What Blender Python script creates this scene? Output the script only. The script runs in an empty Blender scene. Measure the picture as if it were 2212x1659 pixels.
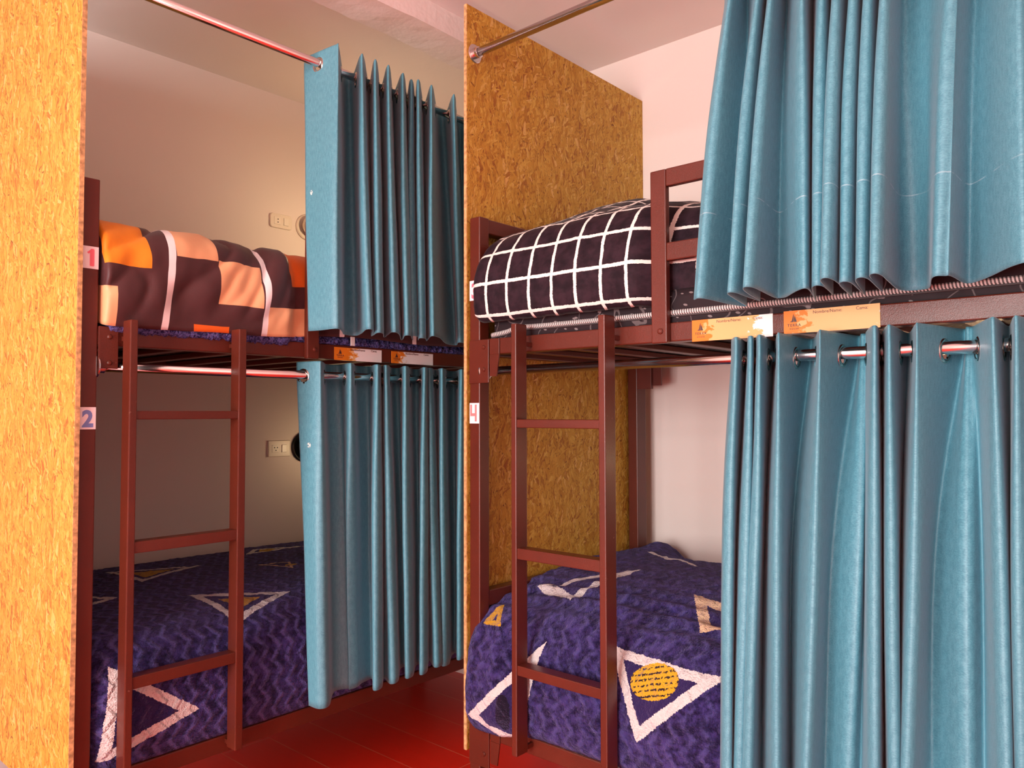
import bpy, bmesh, math, random
from mathutils import Vector, Matrix, noise
random.seed(7)
C = bpy.context.scene.collection
SC = bpy.context.scene
PI = math.pi

# ---------------------------------------------------------------- node helpers
class NT:
    def __init__(self, name):
        self.m = bpy.data.materials.new(name)
        self.m.use_nodes = True
        self.t = self.m.node_tree
        self.b = self.t.nodes['Principled BSDF']
    def n(self, kind, **kw):
        nd = self.t.nodes.new(kind)
        for k, v in kw.items():
            setattr(nd, k, v)
        return nd
    def l(self, a, b):
        self.t.links.new(a, b)
    def put(self, sock, v):
        if hasattr(v, 'links'):
            self.l(v, sock)
        else:
            sock.default_value = v
    def math(self, op, a, b=0.0, c=None, clamp=False):
        nd = self.n('ShaderNodeMath', operation=op, use_clamp=clamp)
        self.put(nd.inputs[0], a); self.put(nd.inputs[1], b)
        if c is not None: self.put(nd.inputs[2], c)
        return nd.outputs[0]
    def mix(self, f, a, b):
        nd = self.n('ShaderNodeMix', data_type='RGBA')
        self.put(nd.inputs[0], f)
        self.put(nd.inputs[6], a if hasattr(a, 'links') else (*a[:3], 1))
        self.put(nd.inputs[7], b if hasattr(b, 'links') else (*b[:3], 1))
        return nd.outputs[2]
    def smooth(self, v, lo, hi, out0=0.0, out1=1.0):
        nd = self.n('ShaderNodeMapRange', interpolation_type='SMOOTHSTEP')
        self.put(nd.inputs[0], v)
        for i, q in ((1, lo), (2, hi), (3, out0), (4, out1)): self.put(nd.inputs[i], q)
        return nd.outputs[0]
    def noise(self, vec, scale, detail=2.0, rough=0.5, dist=0.0):
        nd = self.n('ShaderNodeTexNoise')
        self.l(vec, nd.inputs['Vector'])
        nd.inputs['Scale'].default_value = scale; nd.inputs['Detail'].default_value = detail
        nd.inputs['Roughness'].default_value = rough; nd.inputs['Distortion'].default_value = dist
        return nd
    def coord(self, what='Object'):
        return self.n('ShaderNodeTexCoord').outputs[what]
    def mapping(self, vec, rot=(0, 0, 0), scale=(1, 1, 1), loc=(0, 0, 0)):
        nd = self.n('ShaderNodeMapping', vector_type='TEXTURE')      # turn first, then stretch
        self.l(vec, nd.inputs[0])
        nd.inputs['Rotation'].default_value = rot; nd.inputs['Scale'].default_value = tuple(1.0 / s for s in scale); nd.inputs['Location'].default_value = loc
        return nd.outputs[0]
    def bump(self, h, strength=0.3, dist=0.01):
        nd = self.n('ShaderNodeBump')
        nd.inputs['Strength'].default_value = strength; nd.inputs['Distance'].default_value = dist
        self.l(h, nd.inputs['Height']); self.l(nd.outputs[0], self.b.inputs['Normal'])
    def base(self, v, rough=0.5, metal=0.0, spec=0.5):
        self.put(self.b.inputs['Base Color'], v if hasattr(v, 'links') else (*v[:3], 1))
        self.put(self.b.inputs['Roughness'], rough)
        self.b.inputs['Metallic'].default_value = metal
        self.b.inputs['Specular IOR Level'].default_value = spec
        return self.m

def plain(name, col, rough=0.5, metal=0.0, spec=0.5, jitter=0.06, nscale=30):
    t = NT(name)
    nz = t.noise(t.coord(), nscale, 3)
    f = t.math('MULTIPLY', t.math('SUBTRACT', nz.outputs['Fac'], 0.5), jitter * 4, clamp=False)
    c = t.mix(t.math('ADD', f, 0.5, clamp=True), tuple(x * (1 - jitter) for x in col), tuple(min(1, x * (1 + jitter)) for x in col))
    return t.base(c, rough, metal, spec)

def m_plaster(name, col, bump=0.12):
    t = NT(name)
    o = t.coord()
    big = t.noise(o, 1.4, 4); fine = t.noise(o, 55, 4)
    c = t.mix(t.smooth(big.outputs['Fac'], 0.3, 0.7), tuple(x * 0.975 for x in col), col)
    t.bump(t.math('ADD', t.math('MULTIPLY', fine.outputs['Fac'], 0.25), t.noise(o, 9, 3).outputs['Fac']), bump, 0.006)
    return t.base(c, 0.85, 0, 0.2)

def m_osb():
    # pressed wood strands: layers of long cells laid in different directions
    t = NT('osb_strand_board')
    uv = t.n('ShaderNodeUVMap').outputs[0]
    src = uv
    for sc, am in ((5, 0.07), (28, 0.020)):
        wob = t.noise(uv, sc, 2)
        va = t.n('ShaderNodeVectorMath', operation='MULTIPLY_ADD')
        t.l(wob.outputs['Color'], va.inputs[0]); va.inputs[1].default_value = (am, am, 0); t.l(src, va.inputs[2])
        src = va.outputs[0]
    ramp_cols = [(0.54, 0.300, 0.038), (0.59, 0.345, 0.050), (0.44, 0.220, 0.023), (0.65, 0.42, 0.075)]
    cur = None; hgt = None
    layers = [(0.12, 12, 3.2, 0), (0.60, 19, 4.6, 3.1), (-0.48, 17, 3.8, 5.7), (0.30, 24, 5.0, 8.3), (-0.2, 20, 3.8, 11.9), (-1.0, 34, 8, 14.9), (0.1, 48, 9, 17.3)]
    for i, (ang, sx, sy, off) in enumerate(layers):
        mp = t.mapping(src, (0, 0, ang), (sx, sy, 1), (off, off * 0.7, 0))
        v = t.n('ShaderNodeTexVoronoi', voronoi_dimensions='2D', feature='F1')
        t.l(mp, v.inputs['Vector'])
        v.inputs['Randomness'].default_value = 1.0
        e = t.n('ShaderNodeTexVoronoi', voronoi_dimensions='2D', feature='DISTANCE_TO_EDGE')
        t.l(mp, e.inputs['Vector'])
        sep = t.n('ShaderNodeSeparateColor'); t.l(v.outputs['Color'], sep.inputs[0])
        r, g, b = sep.outputs
        cr = t.n('ShaderNodeValToRGB'); t.l(r, cr.inputs[0])
        cr.color_ramp.elements[0].color = (0.32, 0.115, 0.018, 1); cr.color_ramp.elements[1].color = (0.72, 0.46, 0.14, 1)
        for p, cc in ((0.12, ramp_cols[2]), (0.4, ramp_cols[0]), (0.7, ramp_cols[1]), (0.9, ramp_cols[3])):
            el = cr.color_ramp.elements.new(p); el.color = (*cc, 1)
        grain = t.noise(t.mapping(src, (0, 0, ang), (260, 26, 1)), 1.0, 2)
        col = t.mix(t.math('MULTIPLY', grain.outputs['Fac'], 0.28), cr.outputs[0], (0.36, 0.125, 0.024))
        edge = t.smooth(e.outputs['Distance'], 0.0, 0.055)
        if cur is None:
            cur = t.mix(edge, (0.17, 0.055, 0.012), col); hgt = r
        else:
            keep = t.math('GREATER_THAN', g, 0.56 + 0.045 * i)
            rim = t.math('MULTIPLY', keep, t.smooth(e.outputs['Distance'], 0.0, 0.07, 0.45, 1.0))
            shade = t.mix(t.math('SUBTRACT', keep, rim), cur, (0.15, 0.045, 0.010))
            cur = t.mix(t.math('MULTIPLY', keep, edge), shade, col)
            hgt = t.math('ADD', hgt, t.math('MULTIPLY', keep, t.math('ADD', b, 0.3)))
    # small dark gaps between strands
    gp = t.n('ShaderNodeTexVoronoi', voronoi_dimensions='2D', feature='F1')
    t.l(t.mapping(src, (0, 0, 0.2), (80, 17, 1)), gp.inputs['Vector'])
    gs = t.n('ShaderNodeSeparateColor'); t.l(gp.outputs['Color'], gs.inputs[0])
    gap = t.math('MULTIPLY', t.math('GREATER_THAN', gs.outputs[0], 0.70), t.math('LESS_THAN', gp.outputs['Distance'], t.math('MULTIPLY', gs.outputs[1], 0.34)))
    cur = t.mix(t.math('MULTIPLY', gap, 0.9), cur, (0.10, 0.028, 0.006))
    t.bump(t.math('SUBTRACT', hgt, gap), 0.35, 0.002)
    return t.base(cur, 0.55, 0, 0.25)

def m_paint(name, col, rough=0.32, grain=0.5, scale=520):
    # thick gloss paint on steel tube, slightly orange-peeled
    t = NT(name)
    o = t.coord()
    big = t.noise(o, 6, 3)
    c = t.mix(t.smooth(big.outputs['Fac'], 0.3, 0.75), col, tuple(x * 1.25 for x in col))
    wear = t.smooth(t.noise(o, 60, 4, 0.6).outputs['Fac'], 0.71, 0.76)
    c = t.mix(t.math('MULTIPLY', wear, 0.35), c, (0.42, 0.22, 0.17))
    t.bump(t.noise(o, scale, 2).outputs['Fac'], grain, 0.001)
    t.b.inputs['Coat Weight'].default_value = 0.10
    t.b.inputs['Coat Roughness'].default_value = 0.22
    return t.base(c, rough, 0, 0.36)

def m_chrome():
    t = NT('chrome_plated_steel')
    return t.base(t.mix(t.noise(t.coord(), 15, 2).outputs['Fac'], (0.66, 0.64, 0.63), (0.76, 0.74, 0.73)), 0.17, 1.0, 0.5)

def m_curtain(name, seam=None, marks=()):
    t = NT(name)
    uv = t.n('ShaderNodeUVMap').outputs[0]
    h1 = t.noise(t.mapping(uv, scale=(1.0, 1.0, 1)), 420, 3, 0.7)
    h2 = t.noise(t.mapping(uv, scale=(1, 0.35, 1)), 160, 2)
    f = t.math('ADD', t.math('MULTIPLY', h1.outputs['Fac'], 0.65), t.math('MULTIPLY', h2.outputs['Fac'], 0.35))
    c = t.mix(t.smooth(f, 0.32, 0.68), (0.060, 0.235, 0.310), (0.130, 0.370, 0.460))
    sep = t.n('ShaderNodeSeparateXYZ'); t.l(uv, sep.inputs[0])
    if seam:
        d = t.math('ABSOLUTE', t.math('SUBTRACT', sep.outputs[1], seam))
        s = t.math('MULTIPLY', t.math('LESS_THAN', d, 0.0011), t.smooth(t.noise(uv, 22, 2).outputs['Fac'], 0.40, 0.56))
        c = t.mix(t.math('MULTIPLY', s, 0.42), c, (0.50, 0.66, 0.72))
    for (mu, mv, r) in marks:
        vm = t.n('ShaderNodeVectorMath', operation='DISTANCE'); t.l(uv, vm.inputs[0]); vm.inputs[1].default_value = (mu, mv, 0)
        s = t.math('MULTIPLY', t.math('LESS_THAN', vm.outputs['Value'], r), t.smooth(t.noise(uv, 190, 3).outputs['Fac'], 0.42, 0.52))
        c = t.mix(s, c, (0.85, 0.85, 0.78))
    t.bump(h1.outputs['Fac'], 0.08, 0.001)
    t.b.inputs['Sheen Weight'].default_value = 0.22
    t.b.inputs['Sheen Roughness'].default_value = 0.35
    t.b.inputs['Sheen Tint'].default_value = (0.8, 0.93, 1.0, 1)
    return t.base(c, 0.52, 0, 0.55)

def m_floor():
    t = NT('red_waxed_boards')
    o = t.coord()
    sep = t.n('ShaderNodeSeparateXYZ'); t.l(o, sep.inputs[0])
    bw = 0.183
    q = t.math('DIVIDE', t.math('SUBTRACT', sep.outputs[0], 0.148), bw)
    idx = t.math('FLOOR', q)
    fr = t.math('ABSOLUTE', t.math('SUBTRACT', t.math('FRACT', q), 0.5))
    seam = t.math('GREATER_THAN', fr, 0.4925)
    wn = t.n('ShaderNodeTexWhiteNoise', noise_dimensions='1D'); t.l(idx, wn.inputs['W'])
    yq = t.math('ADD', t.math('DIVIDE', sep.outputs[1], 1.35), t.math('MULTIPLY', wn.outputs['Value'], 7.0))
    j = t.math('GREATER_THAN', t.math('ABSOLUTE', t.math('SUBTRACT', t.math('FRACT', yq), 0.5)), 0.4988)
    seam = t.math('MAXIMUM', seam, j)
    base = t.mix(wn.outputs['Value'], (0.78, 0.017, 0.005), (0.85, 0.025, 0.006))
    g = t.noise(t.mapping(o, scale=(30, 1.6, 1)), 2.0, 4)
    base = t.mix(t.math('MULTIPLY', g.outputs['Fac'], 0.35), base, (0.58, 0.011, 0.005))
    chips = t.smooth(t.noise(o, 75, 3).outputs['Fac'], 0.70, 0.74)
    base = t.mix(t.math('MULTIPLY', chips, 0.6), base, (0.62, 0.20, 0.12))
    base = t.mix(t.math('MULTIPLY', seam, t.smooth(t.noise(o, 9, 3).outputs['Fac'], 0.3, 0.6, 0.45, 0.95)), base, (0.80, 0.22, 0.12))
    t.bump(t.math('SUBTRACT', g.outputs['Fac'], seam), 0.06, 0.003)
    return t.base(base, 0.34, 0, 0.5)

def fuzz_uv(t, amp=0.010):
    uv = t.n('ShaderNodeUVMap').outputs[0]
    a = t.noise(uv, 45, 3, 0.6); b = t.noise(uv, 260, 2)
    s = t.n('ShaderNodeVectorMath', operation='ADD'); t.l(a.outputs['Color'], s.inputs[0]); t.l(b.outputs['Color'], s.inputs[1])
    m1 = t.n('ShaderNodeVectorMath', operation='SUBTRACT'); t.l(s.outputs[0], m1.inputs[0]); m1.inputs[1].default_value = (1, 1, 1)
    m2 = t.n('ShaderNodeVectorMath', operation='MULTIPLY_ADD'); t.l(m1.outputs[0], m2.inputs[0]); m2.inputs[1].default_value = (amp, amp, 0); t.l(uv, m2.inputs[2])
    sep = t.n('ShaderNodeSeparateXYZ'); t.l(m2.outputs[0], sep.inputs[0])
    return uv, sep.outputs[0], sep.outputs[1]

def tri_sdf(t, u, v, pts):
    area = sum(pts[i][0] * pts[(i + 1) % 3][1] - pts[(i + 1) % 3][0] * pts[i][1] for i in range(3))
    if area < 0: pts = pts[::-1]
    d = None
    for i in range(3):
        (x0, y0), (x1, y1) = pts[i], pts[(i + 1) % 3]
        L = math.hypot(x1 - x0, y1 - y0); nx, ny = (y1 - y0) / L, -(x1 - x0) / L
        e = t.math('ADD', t.math('ADD', t.math('MULTIPLY', u, nx), t.math('MULTIPLY', v, ny)), -(nx * x0 + ny * y0))
        d = e if d is None else t.math('MAXIMUM', d, e)
    return d

def m_plush(name, tris, circles=(), patches=(), zig=1.0, zdir=1, segs=()):
    # navy plush with fuzzy white triangle outlines, ochre motifs inside them and an embossed zigzag pile
    t = NT(name)
    uv, u, v = fuzz_uv(t, 0.0075)
    tuft = t.noise(uv, 55, 4, 0.65)
    tuft2 = t.noise(uv, 240, 3, 0.6)
    c = t.mix(t.smooth(t.math('ADD', t.math('MULTIPLY', tuft.outputs['Fac'], 0.6), t.math('MULTIPLY', t.noise(uv, 16, 4, 0.65).outputs['Fac'], 0.4)), 0.40, 0.64), (0.009, 0.005, 0.036), (0.058, 0.041, 0.195))  # pile highlights and crevice shade painted into the navy tone, following the tufts
    a, b2 = (u, v) if zdir == 0 else (v, u)
    saw = t.math('MULTIPLY', t.math('PINGPONG', a, 0.034), 0.75)
    zz = t.math('FRACT', t.math('DIVIDE', t.math('ADD', b2, saw), 0.042))
    ridge = t.smooth(t.math('ABSOLUTE', t.math('SUBTRACT', zz, 0.5)), 0.22, 0.44)
    if zig:
        c = t.mix(t.math('MULTIPLY', ridge, t.smooth(tuft.outputs['Fac'], 0.35, 0.6, 0.25 * zig, 0.95 * zig)), c, (0.112, 0.098, 0.32))
    for (pts, w, col, inner) in tris:
        d = tri_sdf(t, u, v, pts)
        out = t.math('LESS_THAN', d, 0.0)
        inn = t.math('LESS_THAN', d, -w)
        c = t.mix(out, c, t.mix(tuft2.outputs['Fac'], tuple(x * 0.85 for x in col), col))
        c = t.mix(inn, c, t.mix(tuft2.outputs['Fac'], (0.020, 0.012, 0.070), (0.040, 0.026, 0.12)))
        if inner:
            d2 = t.math('LESS_THAN', d, -w - inner)
            c = t.mix(d2, c, (0.62, 0.33, 0.02))
    for (cx, cy, rx, ry, ang) in circles:
        ca, sa = math.cos(ang), math.sin(ang)
        p = t.math('ADD', t.math('MULTIPLY', t.math('SUBTRACT', u, cx), ca), t.math('MULTIPLY', t.math('SUBTRACT', v, cy), sa))
        q = t.math('SUBTRACT', t.math('MULTIPLY', t.math('SUBTRACT', v, cy), ca), t.math('MULTIPLY', t.math('SUBTRACT', u, cx), sa))
        vm = t.math('ADD', t.math('POWER', t.math('DIVIDE', p, rx), 2), t.math('POWER', t.math('DIVIDE', q, ry), 2))
        inside = t.math('LESS_THAN', vm, 1.0)
        row = t.math('LESS_THAN', t.math('ABSOLUTE', t.math('SUBTRACT', t.math('FRACT', t.math('DIVIDE', q, 0.0125)), 0.5)), 0.17)
        dash = t.math('GREATER_THAN', t.noise(t.mapping(uv, (0, 0, -ang), (150, 80, 1)), 1.0, 1).outputs['Fac'], 0.47)
        y = t.mix(t.math('MULTIPLY', row, dash), t.mix(tuft2.outputs['Fac'], (0.62, 0.34, 0.012), (0.80, 0.50, 0.03)), (0.035, 0.02, 0.02))
        c = t.mix(inside, c, y)
    for (xa, ya, xb, yb, w, col) in segs:
        L2 = (xb - xa) ** 2 + (yb - ya) ** 2
        k = t.math('DIVIDE', t.math('ADD', t.math('MULTIPLY', t.math('SUBTRACT', u, xa), xb - xa), t.math('MULTIPLY', t.math('SUBTRACT', v, ya), yb - ya)), L2, clamp=True)
        dx = t.math('SUBTRACT', t.math('SUBTRACT', u, xa), t.math('MULTIPLY', k, xb - xa))
        dy = t.math('SUBTRACT', t.math('SUBTRACT', v, ya), t.math('MULTIPLY', k, yb - ya))
        c = t.mix(t.math('LESS_THAN', t.math('ADD', t.math('MULTIPLY', dx, dx), t.math('MULTIPLY', dy, dy)), w * w), c, col)
    for (px, py, sx, sy, col) in patches:
        dd = t.math('ADD', t.math('POWER', t.math('DIVIDE', t.math('SUBTRACT', u, px), sx), 2), t.math('POWER', t.math('DIVIDE', t.math('SUBTRACT', v, py), sy), 2))
        c = t.mix(t.math('LESS_THAN', dd, 1.0), c, col)
    h = t.math('ADD', t.math('MULTIPLY', tuft.outputs['Fac'], 1.0), t.math('MULTIPLY', tuft2.outputs['Fac'], 0.5))
    if zig: h = t.math('ADD', h, t.math('MULTIPLY', ridge, 0.6 * zig))
    t.bump(h, 0.9, 0.014)
    t.b.inputs['Sheen Weight'].default_value = 0.25
    t.b.inputs['Sheen Roughness'].default_value = 0.35
    t.b.inputs['Sheen Tint'].default_value = (0.6, 0.5, 1.0, 1)
    return t.base(c, 0.8, 0, 0.15)

def m_grid_plush(name, u0, du, v0, dv, w=0.0042):
    t = NT(name)
    uv, u, v = fuzz_uv(t, 0.0035)
    tuft = t.noise(uv, 30, 4, 0.6)
    c = t.mix(t.smooth(tuft.outputs['Fac'], 0.3, 0.7), (0.011, 0.005, 0.009), (0.030, 0.014, 0.022))
    def line(x, x0, dx):
        fr = t.math('FRACT', t.math('DIVIDE', t.math('SUBTRACT', x, x0 - dx * 0.5), dx))
        return t.math('LESS_THAN', t.math('MULTIPLY', t.math('ABSOLUTE', t.math('SUBTRACT', fr, 0.5)), dx), w)
    m = t.math('MAXIMUM', line(u, u0, du), line(v, v0, dv))
    c = t.mix(m, c, (0.86, 0.79, 0.73))
    t.bump(t.math('ADD', tuft.outputs['Fac'], t.math('MULTIPLY', m, 0.25)), 0.35, 0.006)
    t.b.inputs['Sheen Weight'].default_value = 0.07
    t.b.inputs['Sheen Roughness'].default_value = 0.3
    return t.base(c, 0.75, 0, 0.2)

def m_patchwork(name, rects, base):
    t = NT(name)
    uv = t.n('ShaderNodeUVMap').outputs[0]
    wob = t.noise(uv, 9, 2)
    s = t.n('ShaderNodeSeparateColor'); t.l(wob.outputs['Color'], s.inputs[0])
    sep = t.n('ShaderNodeSeparateXYZ'); t.l(uv, sep.inputs[0])
    u = t.math('ADD', sep.outputs[0], t.math('MULTIPLY', t.math('SUBTRACT', s.outputs[0], 0.5), 0.010))
    v = t.math('ADD', sep.outputs[1], t.math('MULTIPLY', t.math('SUBTRACT', s.outputs[1], 0.5), 0.010))
    wv = t.noise(uv, 600, 2)
    c = t.mix(wv.outputs['Fac'], tuple(x * 0.85 for x in base), tuple(x * 1.15 for x in base))
    for (ua, ub, va, vb, sl, col) in rects:
        uu = t.math('SUBTRACT', u, t.math('MULTIPLY', v, sl)) if sl else u
        a = t.math('MULTIPLY', t.math('GREATER_THAN', uu, ua), t.math('LESS_THAN', uu, ub))
        b = t.math('MULTIPLY', t.math('GREATER_THAN', v, va), t.math('LESS_THAN', v, vb))
        c = t.mix(t.math('MULTIPLY', a, b), c, col)
    t.bump(t.math('ADD', t.math('MULTIPLY', wv.outputs['Fac'], 0.1), t.noise(uv, 14, 3).outputs['Fac']), 0.18, 0.012)
    t.b.inputs['Sheen Weight'].default_value = 0.06
    return t.base(c, 0.5, 0, 0.35)

def m_fleece():
    t = NT('navy_shaggy_fleece')
    uv = t.coord()
    a = t.noise(uv, 90, 3, 0.6, 1.5)
    c = t.mix(t.smooth(a.outputs['Fac'], 0.36, 0.62), (0.018, 0.015, 0.075), (0.15, 0.14, 0.38))
    t.bump(a.outputs['Fac'], 0.8, 0.01)
    return t.base(c, 0.9, 0, 0.1)

def m_ticking():
    t = NT('dark_patterned_ticking')
    o = t.coord()
    v = t.n('ShaderNodeTexVoronoi', feature='F1'); t.l(t.mapping(o, (0.3, 0.4, 0.2), (14, 11, 26)), v.inputs['Vector'])
    s = t.n('ShaderNodeSeparateColor'); t.l(v.outputs['Color'], s.inputs[0])
    k = t.math('MULTIPLY', t.math('GREATER_THAN', s.outputs[0], 0.78), t.math('LESS_THAN', v.outputs['Distance'], 0.32))
    c = t.mix(k, (0.022, 0.015, 0.018), (0.20, 0.175, 0.175))
    w = t.math('LESS_THAN', t.math('ABSOLUTE', t.math('SUBTRACT', t.noise(o, 11, 1).outputs['Fac'], 0.5)), 0.008)
    c = t.mix(t.math('MULTIPLY', w, 0.4), c, (0.25, 0.22, 0.22))
    return t.base(c, 0.6, 0, 0.15)

def m_zipper():
    t = NT('grey_zip_tape')
    uv = t.n('ShaderNodeUVMap').outputs[0]
    sep = t.n('ShaderNodeSeparateXYZ'); t.l(uv, sep.inputs[0])
    q = t.math('FRACT', t.math('DIVIDE', t.math('ADD', sep.outputs[0], t.math('MULTIPLY', sep.outputs[1], 0.25)), 0.0062))
    k = t.math('GREATER_THAN', q, 0.5)
    c = t.mix(k, (0.10, 0.085, 0.085), (0.72, 0.68, 0.66))
    t.bump(k, 0.5, 0.001)
    return t.base(c, 0.5, 0, 0.4)

def m_card(name, seed, lo, hi):
    t = NT(name)
    uv = t.n('ShaderNodeUVMap').outputs[0]
    sep = t.n('ShaderNodeSeparateXYZ'); t.l(uv, sep.inputs[0])
    nz = t.noise(t.mapping(uv, loc=(seed, seed, 0), scale=(4.2, 1.6, 1)), 2.0, 3, 0.55, 0.6)
    f = t.math('SUBTRACT', t.math('ADD', t.math('MULTIPLY', sep.outputs[0], 1.0), t.math('MULTIPLY', t.math('SUBTRACT', nz.outputs['Fac'], 0.5), 0.75)), 0.0)
    c = t.mix(t.smooth(f, lo, lo + 0.05), (0.74, 0.20, 0.012), (0.80, 0.44, 0.17))
    c = t.mix(t.smooth(f, hi, hi + 0.05), c, (0.90, 0.84, 0.82))
    return t.base(c, 0.45, 0, 0.4)

# ---------------------------------------------------------------- materials
M = {}
M['osb'] = m_osb()
M['osb_edge'] = plain('osb_sawn_edge', (0.54, 0.31, 0.14), 0.8, 0, 0.2, 0.5, 90)
M['wall'] = m_plaster('painted_plaster', (0.82, 0.70, 0.65))
M['ceil'] = m_plaster('painted_ceiling', (0.85, 0.755, 0.72), 0.2)
M['beam'] = m_plaster('rough_painted_beam', (0.85, 0.755, 0.725), 0.6)
M['floor'] = m_floor()
M['paint'] = m_paint('maroon_gloss_paint', (0.092, 0.0165, 0.0085))
M['slat'] = m_paint('dark_maroon_paint', (0.10, 0.018, 0.012), 0.4)
M['chrome'] = m_chrome()
M['eyelet'] = NT('nickel_eyelet').base((0.62, 0.55, 0.50), 0.16, 1.0)
M['white'] = plain('white_paper', (0.84, 0.80, 0.82), 0.4)
M['pink'] = plain('pink_print', (0.78, 0.16, 0.22), 0.4)
M['rose'] = plain('rose_print', (0.80, 0.22, 0.22), 0.4)
M['blue'] = plain('blue_print', (0.18, 0.26, 0.58), 0.35)
M['ink'] = plain('dark_ink', (0.06, 0.03, 0.025), 0.5)
M['outlet'] = plain('cream_switch_plastic', (0.78, 0.66, 0.56), 0.35)
M['outlet_key'] = plain('cream_switch_key', (0.82, 0.71, 0.61), 0.3)
M['hole'] = plain('socket_hole_black', (0.01, 0.008, 0.008), 0.6)
M['black'] = plain('black_lamp_enamel', (0.012, 0.011, 0.012), 0.35)
M['ticking'] = m_ticking()
M['zip'] = m_zipper()
M['piping'] = plain('dark_mattress_piping', (0.05, 0.04, 0.042), 0.6)
M['fleece'] = m_fleece()
M['tag'] = plain('white_care_tag', (0.82, 0.76, 0.74), 0.5)
M['pvc'] = plain('white_window_frame', (0.80, 0.79, 0.77), 0.35)

# ---------------------------------------------------------------- mesh helpers
def obj(name, bm, mats, parent=None, smooth=False, off=None):
    me = bpy.data.meshes.new(name)
    if parent is not None:
        r = parent
        loc = Vector((0, 0, 0))
        while r is not None:
            loc += r.location; r = r.parent
        bmesh.ops.translate(bm, verts=bm.verts, vec=-loc)
    elif off is not None:
        bmesh.ops.translate(bm, verts=bm.verts, vec=-Vector(off))
    if smooth:
        for f in bm.faces: f.smooth = True
    bm.to_mesh(me); bm.free()
    o = bpy.data.objects.new(name, me); C.objects.link(o)
    for m in (mats if isinstance(mats, (list, tuple)) else [mats]): me.materials.append(m)
    if parent is not None: o.parent = parent
    elif off is not None: o.location = off
    return o

def tag(o, label, cat, group=None):
    o['label'] = label; o['category'] = cat
    if group: o['group'] = group
    return o

def thing(name, label, cat, loc, group=None):
    o = bpy.data.objects.new(name, None); C.objects.link(o)
    o.location = loc; o.empty_display_size = 0.1
    return tag(o, label, cat, group)

def struct(name, bm, m, smooth=False):
    o = obj(name, bm, m, smooth=smooth); o['kind'] = 'structure'; return o

def box(bm, x0, x1, y0, y1, z0, z1, bev=0.0, seg=2, mi=0):
    x0, x1 = min(x0, x1), max(x0, x1); y0, y1 = min(y0, y1), max(y0, y1); z0, z1 = min(z0, z1), max(z0, z1)
    r = bmesh.ops.create_cube(bm, size=1.0)
    vs = r['verts']
    for v in vs:
        v.co = Vector(((v.co.x + .5) * (x1 - x0) + x0, (v.co.y + .5) * (y1 - y0) + y0, (v.co.z + .5) * (z1 - z0) + z0))
    fs = list({f for v in vs for f in v.link_faces})
    for f in fs: f.material_index = mi
    if bev > 0:
        es = list({e for v in vs for e in v.link_edges})
        rr = bmesh.ops.bevel(bm, geom=es, offset=bev, segments=seg, affect='EDGES', profile=0.5)
        for f in rr['faces']: f.material_index = mi
    return bm

def nb(): return bmesh.new()

def tube(bm, p, q, r, seg=20, r2=None):
    p, q = Vector(p), Vector(q); d = q - p
    rot = d.to_track_quat('Z', 'Y').to_matrix().to_4x4()
    bmesh.ops.create_cone(bm, cap_ends=True, segments=seg, radius1=r, radius2=r if r2 is None else r2, depth=d.length, matrix=Matrix.Translation((p + q) / 2) @ rot)
    return bm

def lathe(bm, prof, center, axis, seg=28):
    axis = Vector(axis).normalized(); rot = axis.to_track_quat('Z', 'Y').to_matrix()
    rings = []
    for (r, h) in prof:
        if r < 1e-6:
            rings.append([bm.verts.new(Vector(center) + rot @ Vector((0, 0, h)))])
        else:
            rings.append([bm.verts.new(Vector(center) + rot @ Vector((r * math.cos(2 * PI * k / seg), r * math.sin(2 * PI * k / seg), h))) for k in range(seg)])
    for a, b in zip(rings, rings[1:]):
        for k in range(seg):
            if len(a) == 1 and len(b) == 1: continue
            if len(a) == 1: bm.faces.new((a[0], b[k], b[(k + 1) % seg]))
            elif len(b) == 1: bm.faces.new((a[k], a[(k + 1) % seg], b[0]))
            else: bm.faces.new((a[k], a[(k + 1) % seg], b[(k + 1) % seg], b[k]))
    bmesh.ops.recalc_face_normals(bm, faces=bm.faces)
    return bm

def fix(bm):
    bmesh.ops.recalc_face_normals(bm, faces=bm.faces); return bm

def text_bm(s, size, origin, right, up, thick=0.0004, bold=0.0, spacing=1.0, align='LEFT', sx=1.0):
    cu = bpy.data.curves.new('lettering', 'FONT')
    cu.body = s; cu.size = size; cu.extrude = thick / 2; cu.offset = bold; cu.space_character = spacing
    cu.align_x = align; cu.resolution_u = 4
    to = bpy.data.objects.new('lettering_source', cu); C.objects.link(to)
    dg = bpy.context.evaluated_depsgraph_get(); dg.update()
    me = bpy.data.meshes.new_from_object(to.evaluated_get(dg))
    bm = bmesh.new(); bm.from_mesh(me)
    bpy.data.objects.remove(to); bpy.data.curves.remove(cu); bpy.data.meshes.remove(me)
    R, U = Vector(right), Vector(up); N = R.cross(U)
    for v in bm.verts:
        v.co = Vector(origin) + R * v.co.x * sx + U * v.co.y + N * (v.co.z + thick / 2)
    return bm

def fbm(p, s, oct=3):
    return noise.fractal(Vector(p) * s, 1.0, 2.0, oct, noise_basis='PERLIN_ORIGINAL')

def sstep(x, a, b):
    t = min(1, max(0, (x - a) / (b - a))); return t * t * (3 - 2 * t)

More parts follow.
